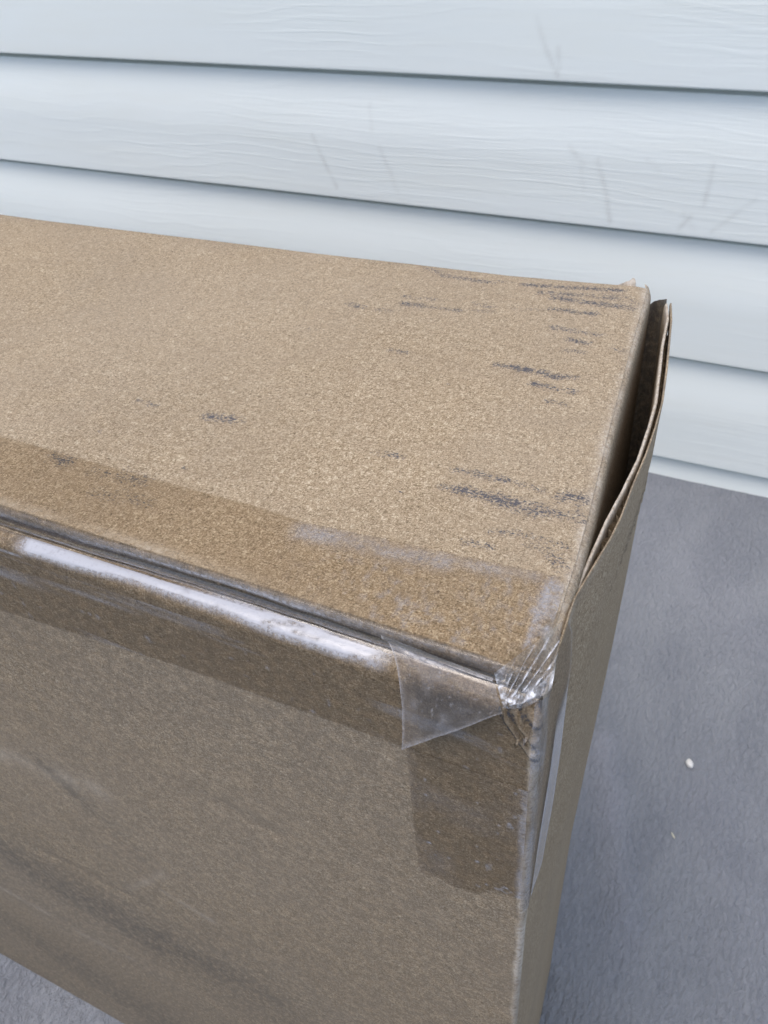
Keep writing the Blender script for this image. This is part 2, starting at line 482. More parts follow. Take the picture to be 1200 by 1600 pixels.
def ink_top(X, Y):
    ink_shade = np.zeros(X.shape)
    for (a, b, s, w) in INK:
        A = at(*a, 2, ZT)[:2]; B = at(*b, 2, ZT)[:2]
        w = w * (0.00145 if abs(a[0] - b[0]) > 8 else 0.0006)
        lo = np.minimum(A, B) - 0.006; hi = np.maximum(A, B) + 0.006
        k = (X > lo[0]) & (X < hi[0]) & (Y > lo[1]) & (Y < hi[1])
        if not k.any(): continue
        d, t = seg_dist(X[k], Y[k], A, B)
        e = s * np.exp(-(d / w) ** 2) * (0.80 + 0.55 * vnoise(X[k] * 420, Y[k] * 600, 9, 3))
        ink_shade[k] = np.maximum(ink_shade[k], e)
    return np.clip(ink_shade, 0, 1)


# ---- top panel: edge cut at the front, rolled over at the back and right
xs = np.concatenate([np.linspace(XL, -0.37, 120)[:-1], np.arange(-0.37, -0.0219, 0.0006)])
u_x = (xs - XL) / (xs[-1] - XL)
ys = np.concatenate([np.linspace(0.0952, 0.1, 10)[:-1], np.arange(0.1, 0.2421, 0.0006)])
UX, UY = np.meshgrid(u_x, ys, indexing='ij')
blend = sstep(0.80, 1.0, UX)
TX = XL + UX * (top_right(UY) - 0.0005 - XL)
TY = UY + 0.0
TZ = top_z(TX, TY)
edge = top_right(TY) - TX
TZ = TZ - 0.0007 * np.exp(-np.clip(edge, 0, 1) / 0.0012)
front_s = [(0.0946, 0.5018 - ZT), (0.0945, 0.5000 - ZT), (0.0953, 0.4990 - ZT), (0.100, 0.4988 - ZT)]     # cut front edge
def back_roll(i):
    a = i / 6 * math.pi / 2
    return (0.2424 + 0.0048 * math.sin(a), -0.0048 * (1 - math.cos(a)))
cols_x, cols_y, cols_z = [TX], [TY], [TZ]
fx, fy, fz = [], [], []
for (yy, dz) in front_s[::-1]:
    fx.append(TX[:, :1]); fy.append(np.full((len(xs), 1), yy) + 0.00025 * vnoise(TX[:, :1] * 60, 3.3, 12, 3)); fz.append(TZ[:, :1] + dz)
bx, by, bz = [], [], []
for i in range(1, 7):
    yy, dz = back_roll(i)
    bx.append(TX[:, -1:]); by.append(np.full((len(xs), 1), yy) + 0.0007 * vnoise(TX[:, :1] * 18, 8.3, 13, 3)); bz.append(TZ[:, -1:] + dz)
TX = np.hstack(fx + [TX] + bx); TY = np.hstack(fy + [TY] + by); TZ = np.hstack(fz + [TZ] + bz)
ink_shade = ink_top(TX, TY)
edge = top_right(TY) - TX
wear = 0.60 * np.exp(-(np.clip(edge, 0, 1) / 0.0017) ** 2) * (0.6 + 0.7 * vnoise(TX * 200, TY * 200, 15, 2))
wear = np.maximum(wear, 0.60 * (TY > 0.0953) * np.exp(-((TY - 0.0962) / 0.0016) ** 2) * (0.55 + 0.8 * vnoise(TX * 90, TY * 90, 16, 2)) * sstep(-0.05, -0.11, TX))
wear = np.maximum(wear, 0.5 * np.exp(-((TX + 0.043) / 0.012) ** 2 - ((TY - 0.2475) / 0.002) ** 2))
dirt_shade = 0.34 * sstep(0.232, 0.246, TY) * (0.6 + 0.6 * vnoise(TX * 40, TY * 60, 17, 3)) * sstep(-0.03, -0.09, TX)
dirt_shade = np.maximum(dirt_shade, 0.10 * (1 + vnoise(TX * 14, TY * 14, 18, 3)))
dirt_shade = np.maximum(dirt_shade, 0.85 * (TY < 0.0956))  # seam's shade painted onto the cut front edge
dirt_shade = np.maximum(dirt_shade, 0.85 * sstep(0.0036, 0.0012, edge + 0.0012 * vnoise(TY * 400, TX * 400, 96, 2)) * sstep(0.1155, 0.105, TY))
dirt_shade = np.maximum(dirt_shade, 0.75 * np.exp(-((TX + 0.0265) / 0.0035) ** 2 - ((TY - 0.0975) / 0.004) ** 2))
top_panel = grid('top_panel', TX, TY, TZ, M_CARD, box, BORG, {'ink_shade': ink_shade, 'wear': np.clip(wear, 0, 1), 'dirt_shade': np.clip(dirt_shade, 0, 1)})

# ---- inner end flap: rolled off the top's right edge and hanging down inside
yv = np.arange(0.0965, 0.2475, 0.0012)
drop = [(0.0, 0.0), (0.0006, -0.0002), (0.0011, -0.0006), (0.0015, -0.0012), (0.0017, -0.0022), (0.0018, -0.004)] + [(0.0018 + 0.0003 * i / 8, -0.004 - 0.012 * i) for i in range(1, 9)]
D = np.array(drop)
YV, DX = np.meshgrid(yv, D[:, 0], indexing='ij'); _, DZ = np.meshgrid(yv, D[:, 1], indexing='ij')
xr = top_right(YV) - 0.0006
FX = xr + DX; FZ = top_z(xr, YV) - 0.0007 + DZ
FX = np.minimum(FX, np.interp(YV, YLi, XLi) - 0.0006 + 0 * FX) if False else FX
wr = 0.45 * np.exp(-((DZ) / 0.0012) ** 2) * (0.7 + 0.6 * vnoise(YV * 300, DZ * 300, 19, 2))
grid('inner_flap', FX, YV, FZ, M_CARD, box, BORG, {'ink_shade': 0 * FX, 'wear': np.clip(wr, 0, 1), 'dirt_shade': 0.30 + 0 * FX}, flip=True)  # inside face darkened in colour for the gap's shade

# ---- front panel with the rolled upper edge and rolled right edge
xf = np.concatenate([np.linspace(XL, -0.45, 60)[:-1], np.arange(-0.45, -0.075, 0.0012), np.arange(-0.075, -0.045, 0.0005), np.arange(-0.045, -0.0226, 0.0002)])
zf = np.concatenate([np.linspace(0.0, 0.40, 260)[:-1], np.arange(0.40, 0.47, 0.0005), np.arange(0.47, 0.4945, 0.0002)])
XF, ZF = np.meshgrid(xf, zf, indexing='ij')
YF = front_y(XF, ZF)
ch = []
for i in range(1, 9):                    # chamfer roll from the face up to the seam
    a = i / 8 * math.pi / 2
    ch.append((0.0042 * (1 - math.cos(a)), 0.0036 * math.sin(a)))
ch += [(0.0060, 0.0036), (0.0085, 0.0030)]
cx, cy, cz = [], [], []
for (dy, dz) in ch:
    cx.append(XF[:, -1:]); cy.append(YF[:, -1:] + dy); cz.append(ZF[:, -1:] + dz)
XF = np.hstack([XF] + cx); YF = np.hstack([YF] + cy); ZF = np.hstack([ZF] + cz)
ex, ey, ez = [], [], []
for i in range(1, 7):                    # roll round to the end panel
    a = i / 6 * math.pi / 2
    ex.append(XF[-1:, :] + 0.0014 * math.sin(a)); ey.append(YF[-1:, :] + 0.0018 * (1 - math.cos(a))); ez.append(ZF[-1:, :])
XF = np.vstack([XF] + ex); YF = np.vstack([YF] + ey); ZF = np.vstack([ZF] + ez)
dirt_shade = 0.50 + 0.13 * vnoise(XF * 6, ZF * 6, 21, 4)  # grey dirt, plus the face's shade put into its colour
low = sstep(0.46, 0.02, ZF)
dirt_shade = dirt_shade + 0.42 * low * sstep(0.0, -0.16, XF) * (0.9 + 0.7 * vnoise(XF * 8 + ZF * 14, ZF * 12, 22, 3))  # darker towards the lower left
for (a, b, s, w) in [(fp(30, 1350), fp(240, 1470), .34, .020), (fp(60, 1190), fp(210, 1330), .3, .005), (fp(0, 1330), fp(130, 1420), .28, .014), (fp(180, 1440), fp(420, 1560), .25, .012)]:
    d, t = seg_dist(XF, ZF, a, b)
    dirt_shade = dirt_shade + s * np.exp(-(d / w) ** 2) * (0.75 + 0.6 * vnoise(XF * 60, ZF * 40, 23, 3))
wear = np.zeros(XF.shape)
for (a, b, s, w) in [(fp(-20, 1380), fp(70, 1430), .22, .003), (fp(120, 1460), fp(200, 1500), .18, .003), (fp(200, 1390), fp(260, 1365), .16, .002), (fp(255, 1395), fp(330, 1440), .25, .002), (fp(0, 1180), fp(150, 1235), .2, .006)]:
    d, t = seg_dist(XF, ZF, a, b)
    wear = np.maximum(wear, s * np.exp(-(d / w) ** 2) * (0.6 + 0.9 * vnoise(XF * 120, ZF * 90, 24, 3)))
en = 0.5 + 0.8 * vnoise(XF * 120, ZF * 70, 25, 3)
wear = np.maximum(wear, 0.80 * sstep(-0.0238, -0.0222, XF + 0.0007 * vnoise(ZF * 130, 1.7, 26, 3)) * sstep(0.30, 0.40, ZF) * sstep(0.497, 0.486, ZF) * np.clip(en + 0.3, 0, 1))
wear = np.maximum(wear, 0.30 * sstep(-0.0232, -0.0220, XF) * np.clip(en, 0, 1))
fold_shade = np.zeros(XF.shape)
for P, s, w in CREASES:                  # ridges drawn pale, fold shade painted dark beside them
    for i in range(len(P) - 1):
        d, t = seg_dist(XF, ZF, P[i], P[i + 1])
        wear = np.maximum(wear, 0.30 * np.exp(-(d / 0.0003) ** 2) * ((t > 0) & (t < 1)))
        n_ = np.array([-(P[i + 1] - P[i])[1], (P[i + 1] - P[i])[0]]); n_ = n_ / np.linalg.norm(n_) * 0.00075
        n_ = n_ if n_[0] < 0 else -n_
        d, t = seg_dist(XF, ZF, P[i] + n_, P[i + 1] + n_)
        fold_shade = np.maximum(fold_shade, 1.0 * np.exp(-(d / 0.00036) ** 2) * ((t > 0) & (t < 1)))
        dirt_shade = np.maximum(dirt_shade, 1.0 * np.exp(-(d / 0.0007) ** 2) * ((t > 0) & (t < 1)))
front_panel = grid('front_panel', XF, YF, ZF, M_CARD, box, BORG, {'ink_shade': fold_shade, 'wear': np.clip(wear, 0, 1), 'dirt_shade': np.clip(dirt_shade, 0, 1)})

# ---- end panel, two paper liners with the fluted medium between; its upper lip bows outward
ye = np.arange(0.0913, 0.2461, 0.0009)
zl = np.concatenate([np.linspace(0.0, 0.40, 60)[:-1], np.linspace(0.40, 0.4999, 60)])
YE, ZE = np.meshgrid(ye, zl, indexing='ij')
def lip(y): return 0.4999 + 0.0024 * sstep(0.121, 0.110, y) + 0.0012 * sstep(0.20, 0.243, y) - 0.0035 * sstep(0.2435, 0.2463, y)
ZE = np.where(ZE > 0.40, 0.40 + (ZE - 0.40) * (lip(YE) - 0.40) / 0.0999, ZE)
XE = end_x(YE, ZE)
XE = XE - 0.0005 * sstep(0.0925, 0.0913, YE)
rimx = [XE[:, -1:] - 0.00015, XE[:, -1:] - 0.0004, XE[:, -1:] - 0.0005]
rimz = [ZE[:, -1:] + 0.00015 + 0.00018 * vnoise(YE[:, :1] * 500, 2.2, 27, 2), ZE[:, -1:] + 0.0001, ZE[:, -1:] - 0.0006]
for dz in (0.01, 0.03, 0.06):
    rimx.append(end_x(YE[:, :1], ZE[:, -1:] - dz) - 0.0005); rimz.append(ZE[:, -1:] - dz)
rim_n = len(rimx)
XE2 = np.hstack([XE] + rimx); ZE2 = np.hstack([ZE] + rimz); YE2 = np.hstack([YE] + [YE[:, :1]] * rim_n)
dirt_shade = 0.04 + 0.10 * sstep(0.46, 0.38, ZE2) + 0.1 * vnoise(YE2 * 30, ZE2 * 20, 28, 3)  # a little darker below the upper part, mottled
near_lip = (lip(YE2) - ZE2)
dirt_shade = dirt_shade + 0.65 * np.exp(-(near_lip / 0.0012) ** 2) * np.clip(0.5 + vnoise(YE2 * 90, 4.4, 29, 3), 0, 1)
wear = 0.5 * np.exp(-((near_lip - 0.002) / 0.0016) ** 2) * np.clip(vnoise(YE2 * 80, ZE2 * 120, 30, 3) + 0.2, 0, 1)
wear = np.maximum(wear, 0.8 * sstep(0.0945, 0.0915, YE2) * sstep(0.30, 0.40, ZE2) * np.clip(0.6 + vnoise(YE2 * 200, ZE2 * 70, 33, 3), 0, 1))
end_panel = grid('end_panel', XE2, YE2, ZE2, M_CARD, box, BORG, {'ink_shade': 0 * XE2, 'wear': np.clip(wear, 0, 1), 'dirt_shade': np.clip(dirt_shade, 0, 1)})

yi = np.arange(0.1180, 0.2459, 0.0007)
rag = 0.00035 * vnoise(yi * 260, 5.5, 34, 3) + 0.0006 * np.clip(vnoise(yi * 60, 6.5, 35, 2) - 0.25, 0, 1)
sec = [(-0.0003, -0.08), (-0.0003, -0.05), (-0.0003, -0.02), (-0.0003, -0.006), (-0.00025, -0.0006), (-0.0001, 0.0), (0.0002, 0.0), (0.0003, -0.0006), (0.0003, -0.006), (0.0003, -0.03)]
YI = np.repeat(yi[:, None], len(sec), 1)
dxs = np.array([s[0] for s in sec])[None, :]; dzs = np.array([s[1] for s in sec])[None, :]
lean = np.clip(-dzs / 0.08, 0, 1)
XI0 = np.interp(YI, YLi, XLi)
XI = XI0 + dxs * 1.5 + (end_x(YI, 0.5 + dzs) - 0.0017 - XI0) * (lean ** 1.0) * 0.7
ZI = 0.4996 + dzs + rag[:, None] * (dzs > -0.001) + 0.0012 * sstep(0.20, 0.243, YI) - 0.002 * sstep(0.2435, 0.2463, YI)
wri = np.where(dzs > -0.001, 0.75, 0.10) + 0 * YI
grid('flap_liner', XI, YI, ZI, M_CARD, box, BORG, {'ink_shade': 0 * XI, 'wear': wri, 'dirt_shade': 0.18 + 0 * XI})
yfm = np.arange(0.1195, 0.2455, 0.0004)
mid = 0.5 * (np.interp(yfm, YLi, XLi) + np.interp(yfm, YLo, XLo) - 0.0005)
amp = 0.38 * np.abs(np.interp(yfm, YLo, XLo) - 0.0005 - np.interp(yfm, YLi, XLi)) - 0.0001
XM = mid + np.clip(amp, 0.00005, 1) * np.sin(yfm * 2 * math.pi / 0.0052)
ZM = np.array([0.4978, 0.49, 0.47])
grid('flute', np.repeat(XM[:, None], 3, 1), np.repeat(yfm[:, None], 3, 1), np.repeat(ZM[None, :], len(yfm), 0) - 0.0009 * np.abs(vnoise(yfm * 300, 1.1, 36, 2))[:, None],
     M_CARD, box, BORG, {'ink_shade': 0 * XM[:, None], 'wear': 0 * XM[:, None], 'dirt_shade': 0.35 + 0 * XM[:, None]})

# ---- the back and left panels and the bottom (turned away from the camera)
yb = 0.2470
V, Fq = box_mesh(XL, -0.040, yb - 0.0035, yb, 0.0005, 0.4905)
link('back_panel', mesh_from('back_panel', V, Fq, BORG, smooth=False), M_CARD, box)
V, Fq = box_mesh(XL - 0.004, XL, 0.0935, 0.2465, 0.0005, 0.4955)
link('side_panel', mesh_from('side_panel', V, Fq, BORG, smooth=False), M_CARD, box)
V, Fq = box_mesh(XL + 0.001, -0.045, 0.0990, 0.2425, 0.0005, 0.0045)
link('bottom_panel', mesh_from('bottom_panel', V, Fq, BORG, smooth=False), M_CARD, box)

# ---- crushed paper web where the end flap meets the back, and a torn sliver of liner
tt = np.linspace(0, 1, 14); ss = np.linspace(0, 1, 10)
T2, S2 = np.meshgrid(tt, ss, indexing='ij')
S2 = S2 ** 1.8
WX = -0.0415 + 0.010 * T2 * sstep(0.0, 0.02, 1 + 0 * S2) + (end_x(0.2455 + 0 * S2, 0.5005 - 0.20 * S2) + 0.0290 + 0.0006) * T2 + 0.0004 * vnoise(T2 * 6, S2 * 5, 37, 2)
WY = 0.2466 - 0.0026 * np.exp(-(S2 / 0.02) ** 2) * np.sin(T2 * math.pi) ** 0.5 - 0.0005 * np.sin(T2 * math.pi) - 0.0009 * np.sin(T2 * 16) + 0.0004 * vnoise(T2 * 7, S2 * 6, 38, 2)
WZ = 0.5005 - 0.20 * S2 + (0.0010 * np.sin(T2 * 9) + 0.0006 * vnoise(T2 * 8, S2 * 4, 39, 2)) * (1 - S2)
grid('crushed_fold', WX, WY, WZ, M_CARD, box, BORG, {'ink_shade': 0 * WX, 'wear': 0.05 + 0 * WX, 'dirt_shade': 1.0 + 0 * WX})  # sheet coloured dark to stand for the unlit gap
WX = -0.0462 + 0.0052 * T2 + 0.0006 * vnoise(T2 * 6, S2 * 5, 44, 2)
WY = 0.2460 + 0.0016 * S2 * np.sin(T2 * 3)
WZ = top_z(WX, 0.242 + 0 * WX) - 0.0042 + 0.0022 * S2 + (0.0016 * np.exp(-((T2 - 0.75) / 0.18) ** 2) + 0.0016 * (1 - np.abs(T2 - 0.5))) * S2
grid('torn_paper', WX, WY, WZ, M_CARD, box, BORG, {'ink_shade': 0 * WX, 'wear': 0.95 + 0 * WX, 'dirt_shade': 0 * WX})

# ------------------------------------------------------------------ tape on the box
# main strip: down from the top, across the open seam, over the rolled edge and onto the front
xt = np.concatenate([np.linspace(XL + 0.002, -0.36, 80)[:-1], np.arange(-0.36, -0.046, 0.0006), np.arange(-0.046, -0.0227, 0.0003)])
sec = []
for yy in np.linspace(0.1166, 0.0962, 30): sec.append(('top', yy, 0))
seam = [(0.0954, 0.5033), (0.0947, 0.5032), (0.0942, 0.5028), (0.0940, 0.5021), (0.0940, 0.5012), (0.0938, 0.5006), (0.0934, 0.5003), (0.0932, 0.4998),
        (0.0934, 0.4993), (0.0937, 0.4989), (0.0936, 0.4986), (0.0932, 0.49855)]
for s_ in seam: sec.append(('seam', s_[0], s_[1]))
for i in range(7, -1, -1):
    a = i / 8 * math.pi / 2
    sec.append(('roll', 0.0042 * (1 - math.cos(a)), 0.4945 + 0.0036 * math.sin(a)))
for zz in np.linspace(0.4938, 0.4720, 80): sec.append(('front', 0, zz))
m = len(sec)
TX = np.repeat(xt[:, None], m, 1); TY = np.zeros(TX.shape); TZ = np.zeros(TX.shape); MK = np.zeros(TX.shape); GP = np.zeros(TX.shape)
wav = 0.0003 * vnoise(xt * 40, 0.5, 51, 3)
lowz = np.interp(xt, [-0.95, -0.171, -0.106, -0.05, -0.02], [-0.0045, -0.0045, 0.0005, 0.0008, 0.0015])
left = sstep(-0.075, -0.150, xt)
for j, (kind, a, b) in enumerate(sec):
    if kind == 'top':
        w = (a - 0.0962) / 0.0204
        TY[:, j] = a + w * 0.0006 * vnoise(xt * 12, 1.5, 52, 2) + w * np.interp(xt, [-0.10, -0.083, -0.03], [0.0, -0.0010, 0.0030])
        TX[:, j] = np.minimum(xt, top_right(TY[:, j]) - 0.0009)
        TZ[:, j] = top_z(TX[:, j], TY[:, j]) + 0.00028
    elif kind == 'seam':
        q = j * 0.9
        wr = 0.00030 * vnoise(xt * 28, q, 53, 2) + 0.00012 * vnoise(xt * 170, q * 2, 54, 2)
        TY[:, j] = a + wav - abs(1) * 0.0004 * left + wr; TZ[:, j] = b + 0.6 * wr - 0.0010 * left * (0.5033 - b) / 0.0047
    elif kind == 'roll':
        lift = 0.0006 * left * np.clip(vnoise(xt * 26, j * .4, 55, 2), 0, 1)
        TY[:, j] = front_y(xt, 0.494 + 0 * xt) + a - 0.0003 - lift; TZ[:, j] = b + 0.0002 + lift
    else:
        w = (0.4938 - b) / 0.0218
        zz = b + w * (lowz + 0.0003 * vnoise(xt * 15, 2.5, 56, 2))
        TZ[:, j] = zz; TY[:, j] = front_y(xt, zz) - 0.00028 - 0.00085 * np.exp(-((xt + 0.0255) / 0.006) ** 2 - ((zz - 0.486) / 0.012) ** 2)
    if kind == 'seam': GP[:, j] = 0.15 if j <= 34 else 0.9
    # loose film shows white, with the sky's reflection and glints painted in
    if kind in ('seam', 'roll') and j > 39:
        r = (j - 40) / 9.5
        up = sstep(0.02, 0.10, r - (0.04 + 0.12 * vnoise(xt * 55, 0.2, 57, 3)))
        dn = sstep(0.0, 0.30, (0.80 + 0.16 * vnoise(xt * 45, 0.9, 58, 3)) - r)
        ext = sstep(-0.0500, -0.0575, xt + 0.004 * (r - 0.5) + 0.0012 * vnoise(xt * 300, r * 6, 94, 2)) * sstep(-0.1495, -0.1440, xt)
        cut = 1 - 0.35 * np.clip(vnoise(xt * 210 + r * 3, r * 2.5, 92, 2) - 0.30, 0, 1) * 2
        MK[:, j] = 0.80 * up * dn * ext * cut
        MK[:, j] = np.maximum(MK[:, j], 0.72 * (1 - sstep(-0.1495, -0.1440, xt)) * np.clip(1.6 * vnoise(xt * 50 + r * 2, r * 7, 59, 2) + 0.15, 0, 1))
        # oval spots still stuck down
        for cx_, cr in ((-0.0893, 0.0030), (-0.0575, 0.0016)):
            MK[:, j] *= 1 - 0.8 * np.exp(-((xt - cx_ - 0.004 * (r - 0.72)) / cr) ** 2 - ((r - 0.70) / 0.15) ** 2)
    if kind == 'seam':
        hl = {31: 0.12, 32: 0.25, 33: 0.85, 34: 0.12, 37: 0.50, 38: 0.10}.get(j, 0.0)  # glossy highlights of the seam ridges painted as white film
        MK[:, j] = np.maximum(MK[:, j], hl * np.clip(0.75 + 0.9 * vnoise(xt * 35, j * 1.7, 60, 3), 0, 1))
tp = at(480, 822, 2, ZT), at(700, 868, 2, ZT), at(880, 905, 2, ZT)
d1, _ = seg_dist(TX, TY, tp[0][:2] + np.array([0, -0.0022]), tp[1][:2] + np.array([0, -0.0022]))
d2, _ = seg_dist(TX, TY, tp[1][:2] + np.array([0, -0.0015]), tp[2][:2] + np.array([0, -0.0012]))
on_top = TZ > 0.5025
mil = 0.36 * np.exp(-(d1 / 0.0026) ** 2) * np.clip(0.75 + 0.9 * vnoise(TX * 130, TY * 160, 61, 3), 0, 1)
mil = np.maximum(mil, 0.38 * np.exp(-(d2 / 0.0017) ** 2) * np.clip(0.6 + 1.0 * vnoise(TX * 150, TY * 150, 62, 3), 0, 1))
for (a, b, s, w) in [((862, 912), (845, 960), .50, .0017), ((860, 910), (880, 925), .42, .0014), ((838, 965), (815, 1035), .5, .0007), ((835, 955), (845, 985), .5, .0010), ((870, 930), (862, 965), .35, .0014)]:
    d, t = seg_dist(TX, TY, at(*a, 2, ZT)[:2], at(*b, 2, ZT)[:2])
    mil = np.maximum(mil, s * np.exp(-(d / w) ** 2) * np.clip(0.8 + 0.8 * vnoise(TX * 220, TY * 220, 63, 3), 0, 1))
edg = top_right(TY) - TX
mil = np.maximum(mil, 0.75 * sstep(0.0042, 0.0012, edg) * sstep(0.116, 0.110, TY) * np.clip(vnoise(TX * 700, TY * 420, 97, 2) * 1.8 + 0.1, 0, 1))
speck = np.clip(vnoise(TX * 900 + TY * 300, TY * 600, 64, 2) - 0.05, 0, 1) * 1.2 * sstep(-0.095, -0.05, TX) * np.clip(0.6 + vnoise(TX * 60, TY * 80, 85, 2), 0, 1)
mil = np.maximum(mil, speck * 0.34)
MK = np.where(on_top & (TY > 0.0955), np.maximum(MK, mil), MK)
spk = np.clip(vnoise(TX * 420, TZ * 420, 65, 2) - 0.55, 0, 1) * 2.0
scu = np.clip(vnoise(TX * 26 + TZ * 60, TZ * 210, 66, 3) - 0.32, 0, 1) * 1.3
MK = np.where((TZ < 0.493), np.maximum(MK, np.maximum(spk * 0.5, scu * 0.55)), MK)
tape_o = grid('tape_strip', TX, TY, TZ, M_TAPE, box, BORG, {'milk_sheen': np.clip(MK, 0, 1), 'gap': GP}, flip=True)

# lower patch on the front, right of the strip's end
xp = np.arange(-0.0545, -0.0224, 0.00022); zp = np.arange(0.4180, 0.4738, 0.0003)
XP, ZP = np.meshgrid(xp, zp, indexing='ij')
lowe = np.interp(XP, *zip(*sorted([tuple(fp(*q)) for q in [(655, 1363), (683, 1372), (700, 1383), (745, 1398), (765, 1392), (800, 1402), (834, 1411)]]))) + 0.0004 * vnoise(XP * 160, 0.3, 67, 2)
lefe = np.interp(ZP, *zip(*sorted([(fp(*q)[1], fp(*q)[0]) for q in [(635, 1160), (640, 1220), (648, 1300), (655, 1363)]]))) + 0.00015 * vnoise(ZP * 120, 0.6, 68, 2)
XQ = lefe + (XP - xp[0]) / (xp[-1] - xp[0]) * (xp[-1] - lefe)
lowe = np.interp(XQ, *zip(*sorted([tuple(fp(*q)) for q in [(655, 1363), (683, 1372), (700, 1383), (745, 1398), (765, 1392), (800, 1402), (834, 1411)]])))
ZQ = lowe + (ZP - zp[0]) / (zp[-1] - zp[0]) * (0.4738 - lowe)
YQ = front_y(XQ, ZQ) - 0.00030 - 0.00085 * np.exp(-((XQ + 0.0255) / 0.006) ** 2 - ((ZQ - 0.486) / 0.012) ** 2)
mk = np.clip(vnoise(XQ * 420, ZQ * 420, 69, 2) - 0.55, 0, 1) * 1.6
mk = np.maximum(mk, 0.60 * sstep(-0.0246, -0.0228, XQ + 0.0011 * vnoise(ZQ * 170, 0.4, 70, 3)) * np.clip(0.75 + 0.7 * vnoise(XQ * 260, ZQ * 120, 71, 2), 0, 1))
mk = np.maximum(mk, 0.16 * np.clip(vnoise(XQ * 70, ZQ * 70, 72, 3) + 0.2, 0, 1))
grid('tape_patch', XQ, YQ, ZQ, M_TAPE, box, BORG, {'milk_sheen': np.clip(mk, 0, 1)})
# the same tape wrapped round the vertical corner onto the end panel; its free edge lifts
vv = np.linspace(0, 1, 40); zz_ = np.linspace(0.4195, 0.5035, 120)
VV, ZZ = np.meshgrid(vv, zz_, indexing='ij')
wid = np.interp(ZZ, [0.418, 0.43, 0.445, 0.458, 0.470, 0.482, 0.495, 0.5035], [0.0035, 0.0085, 0.0150, 0.0200, 0.0235, 0.0250, 0.0225, 0.0175])
YT = 0.0913 + 0.0 + VV * wid
lift = 0.0011 * sstep(0.60, 1.0, VV) * sstep(0.475, 0.44, ZZ) * sstep(0.418, 0.43, ZZ)
XT = end_x(YT, ZZ) + 0.00035 + lift + 0.0002 * vnoise(YT * 60, ZZ * 40, 73, 2)
mk = np.maximum(0.34 * sstep(0.56, 0.66, VV + 0.12 * vnoise(ZZ * 40, 0.7, 76, 2)) * sstep(0.482, 0.465, ZZ), 0.5 * sstep(0.965, 1.0, VV))
gp = sstep(0.50, 0.62, VV + 0.1 * vnoise(ZZ * 40, 0.7, 76, 2)) * sstep(0.485, 0.465, ZZ)
rx, ry, rg = [], [], []
zr = np.clip(ZZ[:1, :], 0, 0.4975)
for i in range(0, 7):
    a = i / 6 * math.pi / 2
    rx.append(-0.0226 + 0.0016 * math.sin(a) + 0.0001 * vnoise(zr * 400, i * .7, 86, 2)); ry.append(front_y(-0.0226 + 0 * zr, zr) - 0.0003 + 0.0020 * (1 - math.cos(a)))
rm = 0.50 * np.clip(0.55 + 0.9 * vnoise(np.repeat(ZZ[:1, :], 7, 0) * 130, np.linspace(0, 2, 7)[:, None], 74, 3), 0, 1)
XT = np.maximum(XT, rx[-1] - 0.0004 + 0 * XT) * sstep(0.15, 0.0, VV) + XT * (1 - sstep(0.15, 0.0, VV))
XT = np.vstack(rx + [XT[2:]]); YT = np.vstack(ry + [YT[2:]]); mk = np.vstack([rm, mk[2:]]); gp = np.vstack([0 * rm, gp[2:]])
ZZ = np.vstack([ZZ[:1, :]] * 7 + [ZZ[2:]])
mk = np.maximum(mk, np.vstack([rm, 0.6 * sstep(0.2, 0.05, VV[2:]) * np.clip(0.5 + 0.9 * vnoise(ZZ[7:] * 130, VV[2:] * 5, 74, 3), 0, 1)]) * sstep(0.418, 0.424, ZZ))
grid('tape_patch', XT, YT, ZZ, M_TAPE, box, BORG, {'milk_sheen': np.clip(mk, 0, 1), 'gap': gp})

# loose end hanging free over the front
tl = at(597, 990, 1, 0.0928); tr = at(772, 1057, 1, 0.0905); bl = at(633, 1165, 1, 0.0852); br = at(785, 1114, 1, 0.0868)
ml = at(624, 1052, 1, 0.0883)
a_ = np.linspace(0, 1, 60); b_ = np.linspace(0, 1, 48)
AA, BB = np.meshgrid(a_, b_, indexing='ij')
left_c = ((1 - BB) * (1 - 2 * BB))[..., None] * tl + (4 * BB * (1 - BB))[..., None] * ml + (BB * (2 * BB - 1))[..., None] * bl
right_c = (1 - BB)[..., None] * tr + BB[..., None] * br
P3 = (1 - AA)[..., None] * left_c + AA[..., None] * right_c
bul = 0.0010 * np.sin(BB * math.pi) ** 1.0 * (0.35 + 0.65 * np.sin(AA * math.pi)) + 0.0011 * np.exp(-((BB - 0.06) / 0.07) ** 2) + 0.00025 * vnoise(AA * 6, BB * 5, 77, 3)
P3[..., 1] -= bul; P3[..., 2] += 0.5 * bul
P3[..., 2] -= 0.0006 * np.sin(AA * math.pi) * BB
P3[..., 1] -= 0.0016 * (1 - AA) ** 3 * BB ** 3; P3[..., 2] += 0.0008 * (1 - AA) ** 3 * BB ** 3 + 0.00018 * vnoise(AA * 9, BB * 3, 98, 2)
mk = 0.70 * np.exp(-((BB - 0.13 - 0.06 * np.sin(AA * 5)) / 0.07) ** 2) * sstep(0.02, 0.2, AA)  # highlights on the fold and edges painted as white film
mk = np.maximum(mk, 0.6 * sstep(0.965, 0.995, BB))
mk = np.maximum(mk, 0.55 * sstep(0.03, 0.0, AA))
mk = np.maximum(mk, np.clip(vnoise(AA * 40, BB * 34, 78, 2) - 0.5, 0, 1) * 1.6)
mk = np.maximum(mk, 0.30 * np.clip(vnoise(AA * 7, BB * 7, 79, 3), 0, 1))
lo = grid('loose_tape', P3[..., 0], P3[..., 1], P3[..., 2], M_LOOSE, box, BORG, {'milk_sheen': np.clip(mk, 0, 1), 'gap': 0.45 + 0 * mk}, flip=True)

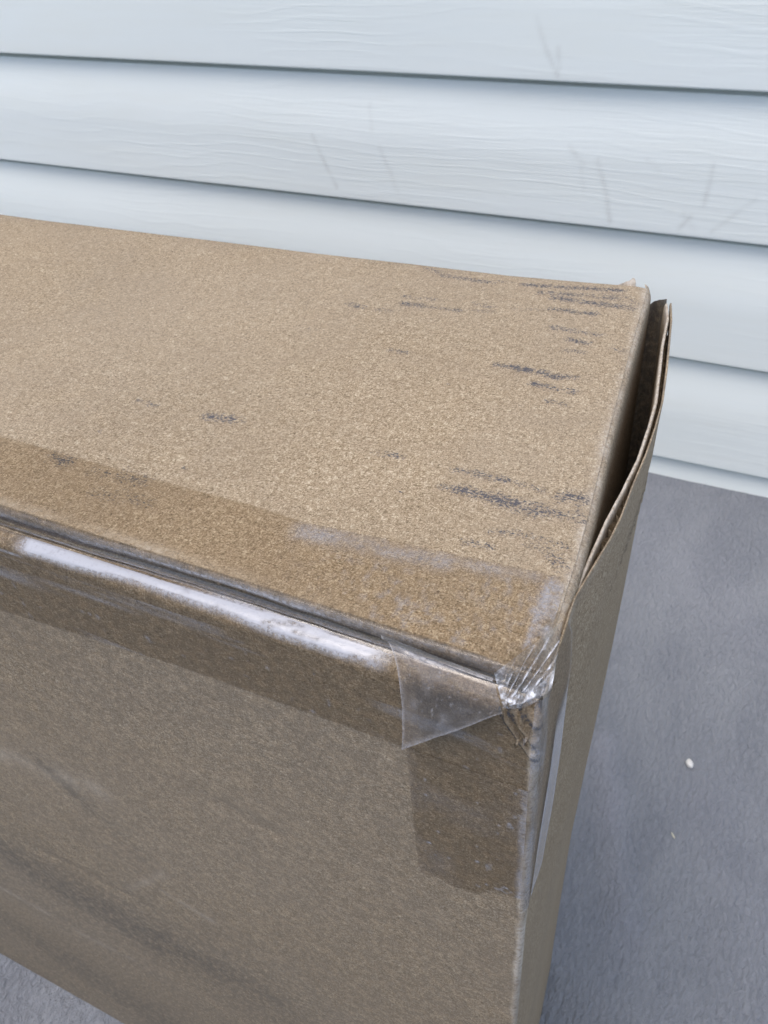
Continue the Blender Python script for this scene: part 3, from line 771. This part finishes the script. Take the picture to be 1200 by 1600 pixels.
# tape crumpled into a knot over the crushed corner
c0 = at(772, 1052, 1, 0.0905); c1 = at(880, 960, 2, 0.5030); c2 = at(862, 1078, 1, 0.0890); c3 = at(786, 1106, 1, 0.0882)
c1 = np.array([-0.0232, 0.1080, 0.5040])
a_ = np.linspace(0, 1, 180); b_ = np.linspace(0, 1, 150)
AA, BB = np.meshgrid(a_, b_, indexing='ij')
P3 = ((1 - AA) * (1 - BB))[..., None] * c0 + (AA * (1 - BB))[..., None] * c1 + (AA * BB)[..., None] * c2 + ((1 - AA) * BB)[..., None] * c3
env = np.clip(np.sin(AA * math.pi), 0, 1) ** 0.6 * np.clip(np.sin(BB * math.pi), 0, 1) ** 0.6
rid = np.zeros(AA.shape); FOLDS = [((0.05, 0.80), (0.55, 0.05), .035, 1.0), ((0.10, 0.88), (0.80, 0.10), .045, 1.3), ((0.16, 0.92), (0.98, 0.30), .040, 1.1), ((0.06, 0.62), (0.30, 0.05), .030, .8),
         ((0.30, 0.95), (0.99, 0.55), .050, 1.4), ((0.45, 0.55), (0.95, 0.02), .025, .7), ((0.02, 0.97), (0.20, 0.30), .040, 1.0), ((0.55, 0.80), (0.97, 0.72), .030, .9)]
for (p0, p1, w_, s_) in FOLDS:
    wob = 0.075 * vnoise(AA * 4.5, BB * 4.5, 81 + int(w_ * 1000), 2)
    d, t = seg_dist(AA + wob, BB - wob, p0, p1)
    rid = np.maximum(rid, s_ * np.exp(-(d / w_) ** 2))
fine = np.clip(vnoise(AA * 7 + BB * 3, (AA - BB) * 12, 82, 3), -1, 1)
off = env * (0.0013 + 0.0009 * rid + 0.00035 * fine)
# a rolled lip along the lower edge
off = off + 0.0012 * np.exp(-((BB - 0.88) / 0.06) ** 2) * sstep(0.02, 0.15, AA) * sstep(1.0, 0.9, AA)
nrm = np.array([0.25, -0.70, 0.66]); nrm /= np.linalg.norm(nrm)
P3 = P3 + off[..., None] * nrm
P3[..., 2] -= 0.0022 * np.sin(AA * math.pi) * BB ** 3
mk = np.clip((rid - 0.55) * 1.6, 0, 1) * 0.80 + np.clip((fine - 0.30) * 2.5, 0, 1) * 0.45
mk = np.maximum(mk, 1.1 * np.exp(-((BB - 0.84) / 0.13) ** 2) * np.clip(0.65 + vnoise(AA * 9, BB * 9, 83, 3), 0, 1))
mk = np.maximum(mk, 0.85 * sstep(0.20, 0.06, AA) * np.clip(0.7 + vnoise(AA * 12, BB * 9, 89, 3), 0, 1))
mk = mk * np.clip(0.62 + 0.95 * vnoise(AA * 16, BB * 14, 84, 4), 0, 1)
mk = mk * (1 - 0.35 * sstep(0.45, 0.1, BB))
grid('crumpled_tape', P3[..., 0], P3[..., 1], P3[..., 2], M_CRUMP, box, BORG, {'milk_sheen': np.clip(mk, 0, 1), 'gap': 0.45 + 0 * mk}, flip=True)

# ------------------------------------------------------------------ bits on the ground
import bmesh
def lump(name, u, v, rad, sq, mat, label, cat, seed, rz=0.0):
    p = at(u, v, 2, 0.0)
    bm = bmesh.new(); bmesh.ops.create_icosphere(bm, subdivisions=3, radius=1.0)
    for w in bm.verts:
        c = w.co.copy()
        k = 1 + 0.16 * float(vnoise(c.x * 1.6 + seed, c.y * 1.6 + c.z * 1.3, 90, 2)) + 0.07 * float(vnoise(c.x * 5, c.z * 5 + c.y * 3, 91, 2))
        w.co = Vector((c.x * rad * sq[0] * k, c.y * rad * sq[1] * k, c.z * rad * sq[2] * k + rad * sq[2] * 0.8))
    me = bpy.data.meshes.new(name); bm.to_mesh(me); bm.free()
    for pl_ in me.polygons: pl_.use_smooth = True
    me.materials.append(mat)
    o = bpy.data.objects.new(name, me); COL.objects.link(o)
    o.location = (p[0], p[1], float(ground_z(p[0], p[1])) - 0.0012); o.rotation_euler = (0, 0, rz)
    o['label'] = label; o['category'] = cat
    return o
lump('stone_crumb', 1077, 1195, 0.0034, (0.85, 1.15, 0.8), M_CRUMB, 'small round white crumb lying alone on the grey ground right of the box', 'crumb', 3, 0.5)
lump('straw_fleck', 1052, 1304, 0.0028, (1.0, 0.26, 0.22), M_STRAW, 'tiny pale straw fleck on the grey ground below the white crumb', 'straw fleck', 6, -0.9)
